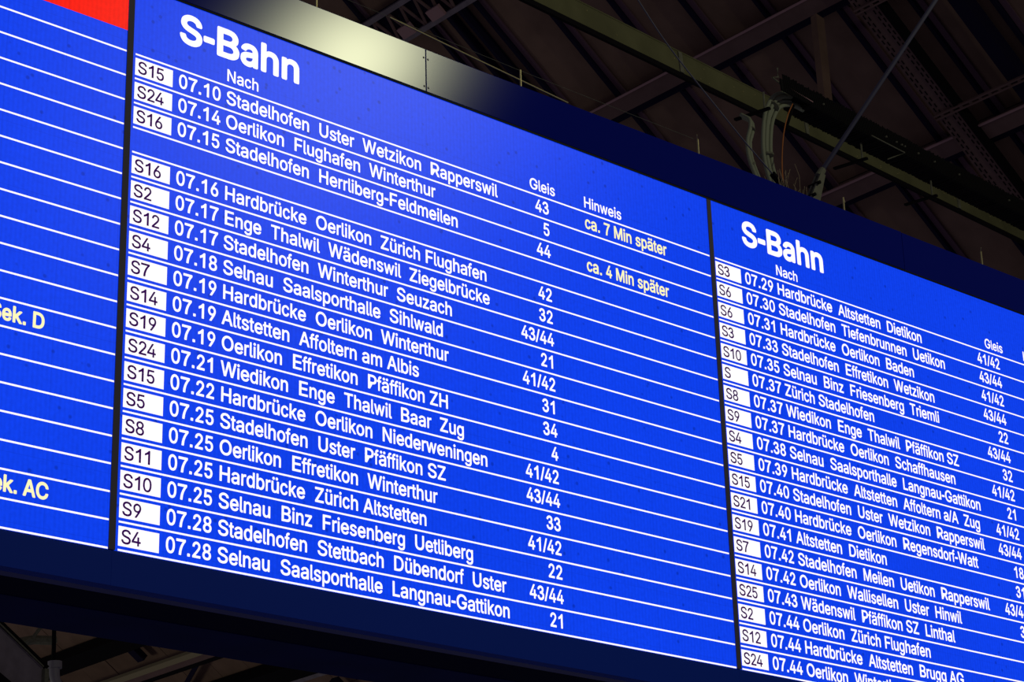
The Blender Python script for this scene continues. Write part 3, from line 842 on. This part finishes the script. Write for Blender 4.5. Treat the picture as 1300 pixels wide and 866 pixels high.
# lower casing, lip and underside
for a, b_ in ((XL, -0.215), (-0.212, 30.66), (30.663, XR)):
    child('lower_bezel', bevel(boxr(a, b_, 19.05, BOTR, 0.0, 0.5).mesh('lower_bezel'), 0.0004), M['casing_low'], board)
child('bottom_lip', boxr(XL, XR, BOTR - 0.1, BOTR, 0.5, 1.0).mesh('bottom_lip'), M['casing'], board)
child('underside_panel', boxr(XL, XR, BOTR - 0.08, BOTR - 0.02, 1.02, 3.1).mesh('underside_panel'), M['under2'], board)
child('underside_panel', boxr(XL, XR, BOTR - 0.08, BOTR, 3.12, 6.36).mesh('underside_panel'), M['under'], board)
child('rear_housing', boxr(XL + 0.2, XR - 0.2, TOPR + 0.1, BOTR - 0.1, 1.0, 6.3).mesh('rear_housing'), M['black'], board)
child('top_cover', boxr(XL, XR, TOPR + 0.02, TOPR + 0.12, 0.36, 6.36).mesh('top_cover'), M['casing'], board)
for x in (-0.37, 30.545):
    o = child('divider', boxr(x, x + 0.26, -2.86, 19.03, -0.03, 0.3).mesh('divider'), M['divider'], board)

# ---- the screens
MAIN = [
    ('S15', '07.10', 'Stadelhofen  Uster  Wetzikon  Rapperswil', '43', 'ca. 7 Min später'),
    ('S24', '07.14', 'Oerlikon  Flughafen  Winterthur', '5', ''),
    ('S16', '07.15', 'Stadelhofen  Herrliberg-Feldmeilen', '44', 'ca. 4 Min später'),
    None,
    ('S16', '07.16', 'Hardbrücke  Oerlikon  Zürich Flughafen', '42', ''),
    ('S2', '07.17', 'Enge  Thalwil  Wädenswil  Ziegelbrücke', '32', ''),
    ('S12', '07.17', 'Stadelhofen  Winterthur  Seuzach', '43/44', ''),
    ('S4', '07.18', 'Selnau  Saalsporthalle  Sihlwald', '21', ''),
    ('S7', '07.19', 'Hardbrücke  Oerlikon  Winterthur', '41/42', ''),
    ('S14', '07.19', 'Altstetten  Affoltern am Albis', '31', ''),
    ('S19', '07.19', 'Oerlikon  Effretikon  Pfäffikon ZH', '34', ''),
    ('S24', '07.21', 'Wiedikon  Enge  Thalwil  Baar  Zug', '4', ''),
    ('S15', '07.22', 'Hardbrücke  Oerlikon  Niederweningen', '41/42', ''),
    ('S5', '07.25', 'Stadelhofen  Uster  Pfäffikon SZ', '43/44', ''),
    ('S8', '07.25', 'Oerlikon  Effretikon  Winterthur', '33', ''),
    ('S11', '07.25', 'Hardbrücke  Zürich Altstetten', '41/42', ''),
    ('S10', '07.25', 'Selnau  Binz  Friesenberg  Uetliberg', '22', ''),
    ('S9', '07.28', 'Stadelhofen  Stettbach  Dübendorf  Uster', '43/44', ''),
    ('S4', '07.28', 'Selnau  Saalsporthalle  Langnau-Gattikon', '21', ''),
]
SIDE = [
    ('S3', '07.29', 'Hardbrücke  Altstetten  Dietikon', '41/42', ''),
    ('S6', '07.30', 'Stadelhofen  Tiefenbrunnen  Uetikon', '43/44', ''),
    ('S6', '07.31', 'Hardbrücke  Oerlikon  Baden', '41/42', ''),
    ('S3', '07.33', 'Stadelhofen  Effretikon  Wetzikon', '43/44', ''),
    ('S10', '07.35', 'Selnau  Binz  Friesenberg  Triemli', '22', ''),
    ('S', '07.37', 'Zürich Stadelhofen', '43/44', ''),
    ('S8', '07.37', 'Wiedikon  Enge  Thalwil  Pfäffikon SZ', '32', ''),
    ('S9', '07.37', 'Hardbrücke  Oerlikon  Schaffhausen', '41/42', ''),
    ('S4', '07.38', 'Selnau  Saalsporthalle  Langnau-Gattikon', '21', ''),
    ('S5', '07.39', 'Hardbrücke  Altstetten  Affoltern a/A  Zug', '41/42', ''),
    ('S15', '07.40', 'Stadelhofen  Uster  Wetzikon  Rapperswil', '43/44', ''),
    ('S21', '07.40', 'Hardbrücke  Oerlikon  Regensdorf-Watt', '18', ''),
    ('S19', '07.41', 'Altstetten  Dietikon', '31', ''),
    ('S7', '07.42', 'Stadelhofen  Meilen  Uetikon  Rapperswil', '43/44', ''),
    ('S14', '07.42', 'Oerlikon  Wallisellen  Uster  Hinwil', '31', ''),
    ('S25', '07.43', 'Wädenswil  Pfäffikon SZ  Linthal', '', ''),
    ('S2', '07.44', 'Oerlikon  Zürich Flughafen', '', ''),
    ('S12', '07.44', 'Hardbrücke  Altstetten  Brugg AG', '', ''),
    ('S24', '07.44', 'Oerlikon  Winterthur', '', ''),
]
EM, XS = 0.775, 0.957


def quad(name, x0, x1, r0, r1, z, mt, parent, fn):
    me = bpy.data.meshes.new(name)
    me.from_pydata([tuple(fn(x, r, z)) for x, r in ((x0, r0), (x0, r1), (x1, r1), (x1, r0))], [], [(0, 1, 2, 3)])
    return child(name, me, mt, parent)


def screen_panel(x0, x1, label, sf):
    """one LED screen; sf maps (x, row, z) of this screen to the world"""
    c = []
    for i in range(8):
        x = x0 if not i & 4 else x1
        z = 0.0 if not i & 2 else 0.45
        r = -2.87 if not i & 1 else 19.035
        c.append(sf(x, r, z))
    me = MB().hexa(c).mesh('display_panel')
    p = child('display_panel', me, M['blue'], board)
    p['label'] = label
    return p


def timetable(p, rows, sf, heads):
    for k in range(20):
        quad('row_line', 0.0, 30.5 if sf is MAINF else 30.4, k - 0.033, k + 0.037, -0.012, M['white'], p, sf)
    put_text('title_text', 'S-Bahn', 1.86, -1.22, 1.62, 1.0, 0.037, M['white'], p, table=BOLD, fn=sf)
    for s, x in heads:
        put_text('column_heading', s, x, -0.225, 0.69, 0.95, 0.017, M['white'], p, fn=sf)
    for k, row in enumerate(rows):
        if not row:
            continue
        line, tm, dest, plat, rem = row
        bd = quad('line_badge', 0.0, 1.64, k + 0.15, k + 0.855, -0.012, M['white'], p, sf)
        cells = [(0.085, 0.44)] + [(0.50 + 0.37 * i, 0.42) for i in range(len(line) - 1)]
        put_text('badge_text', line, 0.1, k + 0.755, 0.69, 1.0, 0.0135, M['ink'], p, z=-0.030, fn=sf, cell=cells)
        put_text('time_text', tm, 1.88, k + 0.755, EM, 1.0, 0.021, M['white'], p, fn=sf)
        pen = 4.03
        for st in dest.split('  '):
            put_text('station_name', st, pen, k + 0.755, EM, XS, 0.020, M['white'], p, fn=sf)
            pen += (text_w(st) + 0.556) * EM * XS
        if plat:
            put_text('platform_number', plat, 20.645, k + 0.755, EM, XS, 0.020, M['white'], p, fn=sf, right=True)
        if rem:
            o = put_text('delay_notice', rem, 22.71, k + 0.755, EM, 0.905, 0.024, M['yellow'], p, fn=sf)
            o['label'] = 'pale yellow delay notice reading ' + rem


MAINF = bp
p = screen_panel(-0.1, 30.535, 'middle blue screen listing S-Bahn trains from 07.10 to 07.28', bp)
timetable(p, MAIN, bp, (('Nach', 4.03), ('Gleis', 19.53), ('Hinweis', 22.68)))


def side_f(x, r, z):
    """third screen, hung a touch wider and not quite square"""
    return bp(30.87 + x * 1.016, r - 0.0043 * x * (1 - r / 15.0), z)


p = screen_panel(-0.075, 30.2, 'right blue screen listing S-Bahn trains from 07.29 to 07.44', side_f)
timetable(p, SIDE, side_f, (('Nach', 4.03), ('Gleis', 19.53), ('Hinweis', 22.68)))

p = screen_panel(-31.0, -0.375, 'left blue screen with red banner and mostly empty rows', bp)
quad('red_banner', -31.0, -0.375, -2.87, -0.86, -0.012, M['red'], p, bp)['label'] = 'plain red banner across the top of the screen'
for k in range(20):
    quad('row_line', -30.9, -0.395, k - 0.033, k + 0.037, -0.012, M['white'], p, bp)
put_text('sector_text', 'Sek. D', -5.33, 11.75, 0.77, 0.90, 0.034, M['yellow'], p, table=BOLD)
put_text('sector_text', 'Sek. AC', -5.33, 17.75, 0.77, 0.90, 0.034, M['yellow'], p, table=BOLD)

# ================================================================= wires, rods and posts on the board
for i, (x, z0, z1, hook, lab) in enumerate((
        (0.867, 6.19, 6.30, 0, 'upright wire post on the casing left of the pale highlight'),
        (1.971, 6.19, 6.286, 0, 'upright brass-coloured wire post right of the casing seam'),
        (3.077, 6.19, 6.290, 1, 'hooked wire post left of the grey cable bundles'),
        (4.106, 6.19, 6.288, 2, 'hooked wire post right of the tie rod bracket'),
        (5.203, 6.19, 6.29, 1, 'thin hooked wire post at the far right of the casing'))):
    pts = [(x, 0.05, z0), (x, 0.05, z1)]
    b = MB().tube(pts, 0.0045, 6)
    if hook == 1:
        b.tube([(x, 0.05, z1), (x - 0.035, 0.02, z1 + 0.002)], 0.0025, 5)
    if hook == 2:
        b.tube([(x, 0.05, z1), (x + 0.05, 0.08, z1 - 0.002)], 0.0025, 5)
    tag(link('wire_post', b.mesh('wire_post'), M['wire']), lab, 'wire post', 'wire posts along the top of the casing')
b = MB().tube([(1.247, 0.05, 6.291), (1.7, 0.05, 6.256), (2.25, 0.05, 6.216)], 0.0036, 6)
tag(link('deterrent_wire', b.mesh('deterrent_wire'), M['wire']), 'bright taut wire slanting down to the casing top', 'wire')
b = MB().tube([(0.867, 0.05, 6.297), (1.971, 0.05, 6.283), (3.077, 0.05, 6.285)], 0.0011, 5)
tag(link('deterrent_wire', b.mesh('deterrent_wire'), M['bracket']), 'hair-thin wire strung between the upright posts', 'wire')

g = empty('tie_rod', (4.12, 0.3, 6.40), 'slate grey tie rod rising right from a bracket on the board top', 'rod')
b = MB().tube([(4.26, 0.3, 6.567), (14.4, 0.3, 19.13)], 0.0120, 12)
child('rod', b.mesh('rod', True), M['rod'], g)
b = MB()
for s in (-1, 1):
    y = 0.3 + 0.015 * s
    b.hexa([Vector((4.06 + 0.0, y - 0.006, 6.25)), Vector((4.235, y - 0.006, 6.55)), Vector((4.06, y + 0.006, 6.25)), Vector((4.235, y + 0.006, 6.55)),
            Vector((4.15, y - 0.006, 6.22)), Vector((4.268, y - 0.006, 6.545)), Vector((4.15, y + 0.006, 6.22)), Vector((4.268, y + 0.006, 6.545))])
child('clevis', b.mesh('clevis'), M['bracket'], g)
for (x, z) in ((4.155, 6.40), (4.20, 6.48)):
    b = MB().tube([(x, 0.262, z), (x, 0.338, z)], 0.009, 10)
    child('bolt', b.mesh('bolt'), M['matt_black'], g)
b = MB().tube([(4.235, 0.3, 6.535), (4.272, 0.3, 6.581)], 0.020, 12)
child('sleeve', b.mesh('sleeve'), M['bracket'], g)
g = empty('brace_cable', (4.0, 0.3, 6.4), 'thin brace cable sagging from upper left to the board top', 'cable')
b = MB().tube(spline([(2.6, 0.3, 7.52), (2.99, 0.3, 7.113), (3.191, 0.3, 6.923), (3.477, 0.3, 6.714), (3.715, 0.3, 6.55), (3.993, 0.3, 6.378)], 5), 0.0036, 8)
child('cable', b.mesh('cable', True), M['rod'], g)
b = MB().tube([(3.88, 0.3, 6.445), (4.03, 0.3, 6.345)], 0.017, 8)
child('socket', b.mesh('socket'), M['matt_black'], g)

rr = random.Random(11)
b = MB()
for k in range(46):
    x = rr.uniform(3.70, 4.02)
    p0 = Vector((x, rr.uniform(0.1, 0.25), 6.19))
    ht = rr.uniform(0.03, 0.17) * (1 - abs(x - 3.84) * 2.2)
    p1 = p0 + Vector((rr.uniform(-.04, .04), rr.uniform(-.03, .03), ht))
    p2 = p1 + Vector((rr.uniform(-.03, .03), 0, ht * 0.4))
    b.tube([p0, p1, p2], 0.0013, 4)
tag(link('twig_clump', b.mesh('twig_clump'), M['twig']), 'sparse clump of dry twigs on the board top beside the bracket', 'twigs', None, 'stuff')
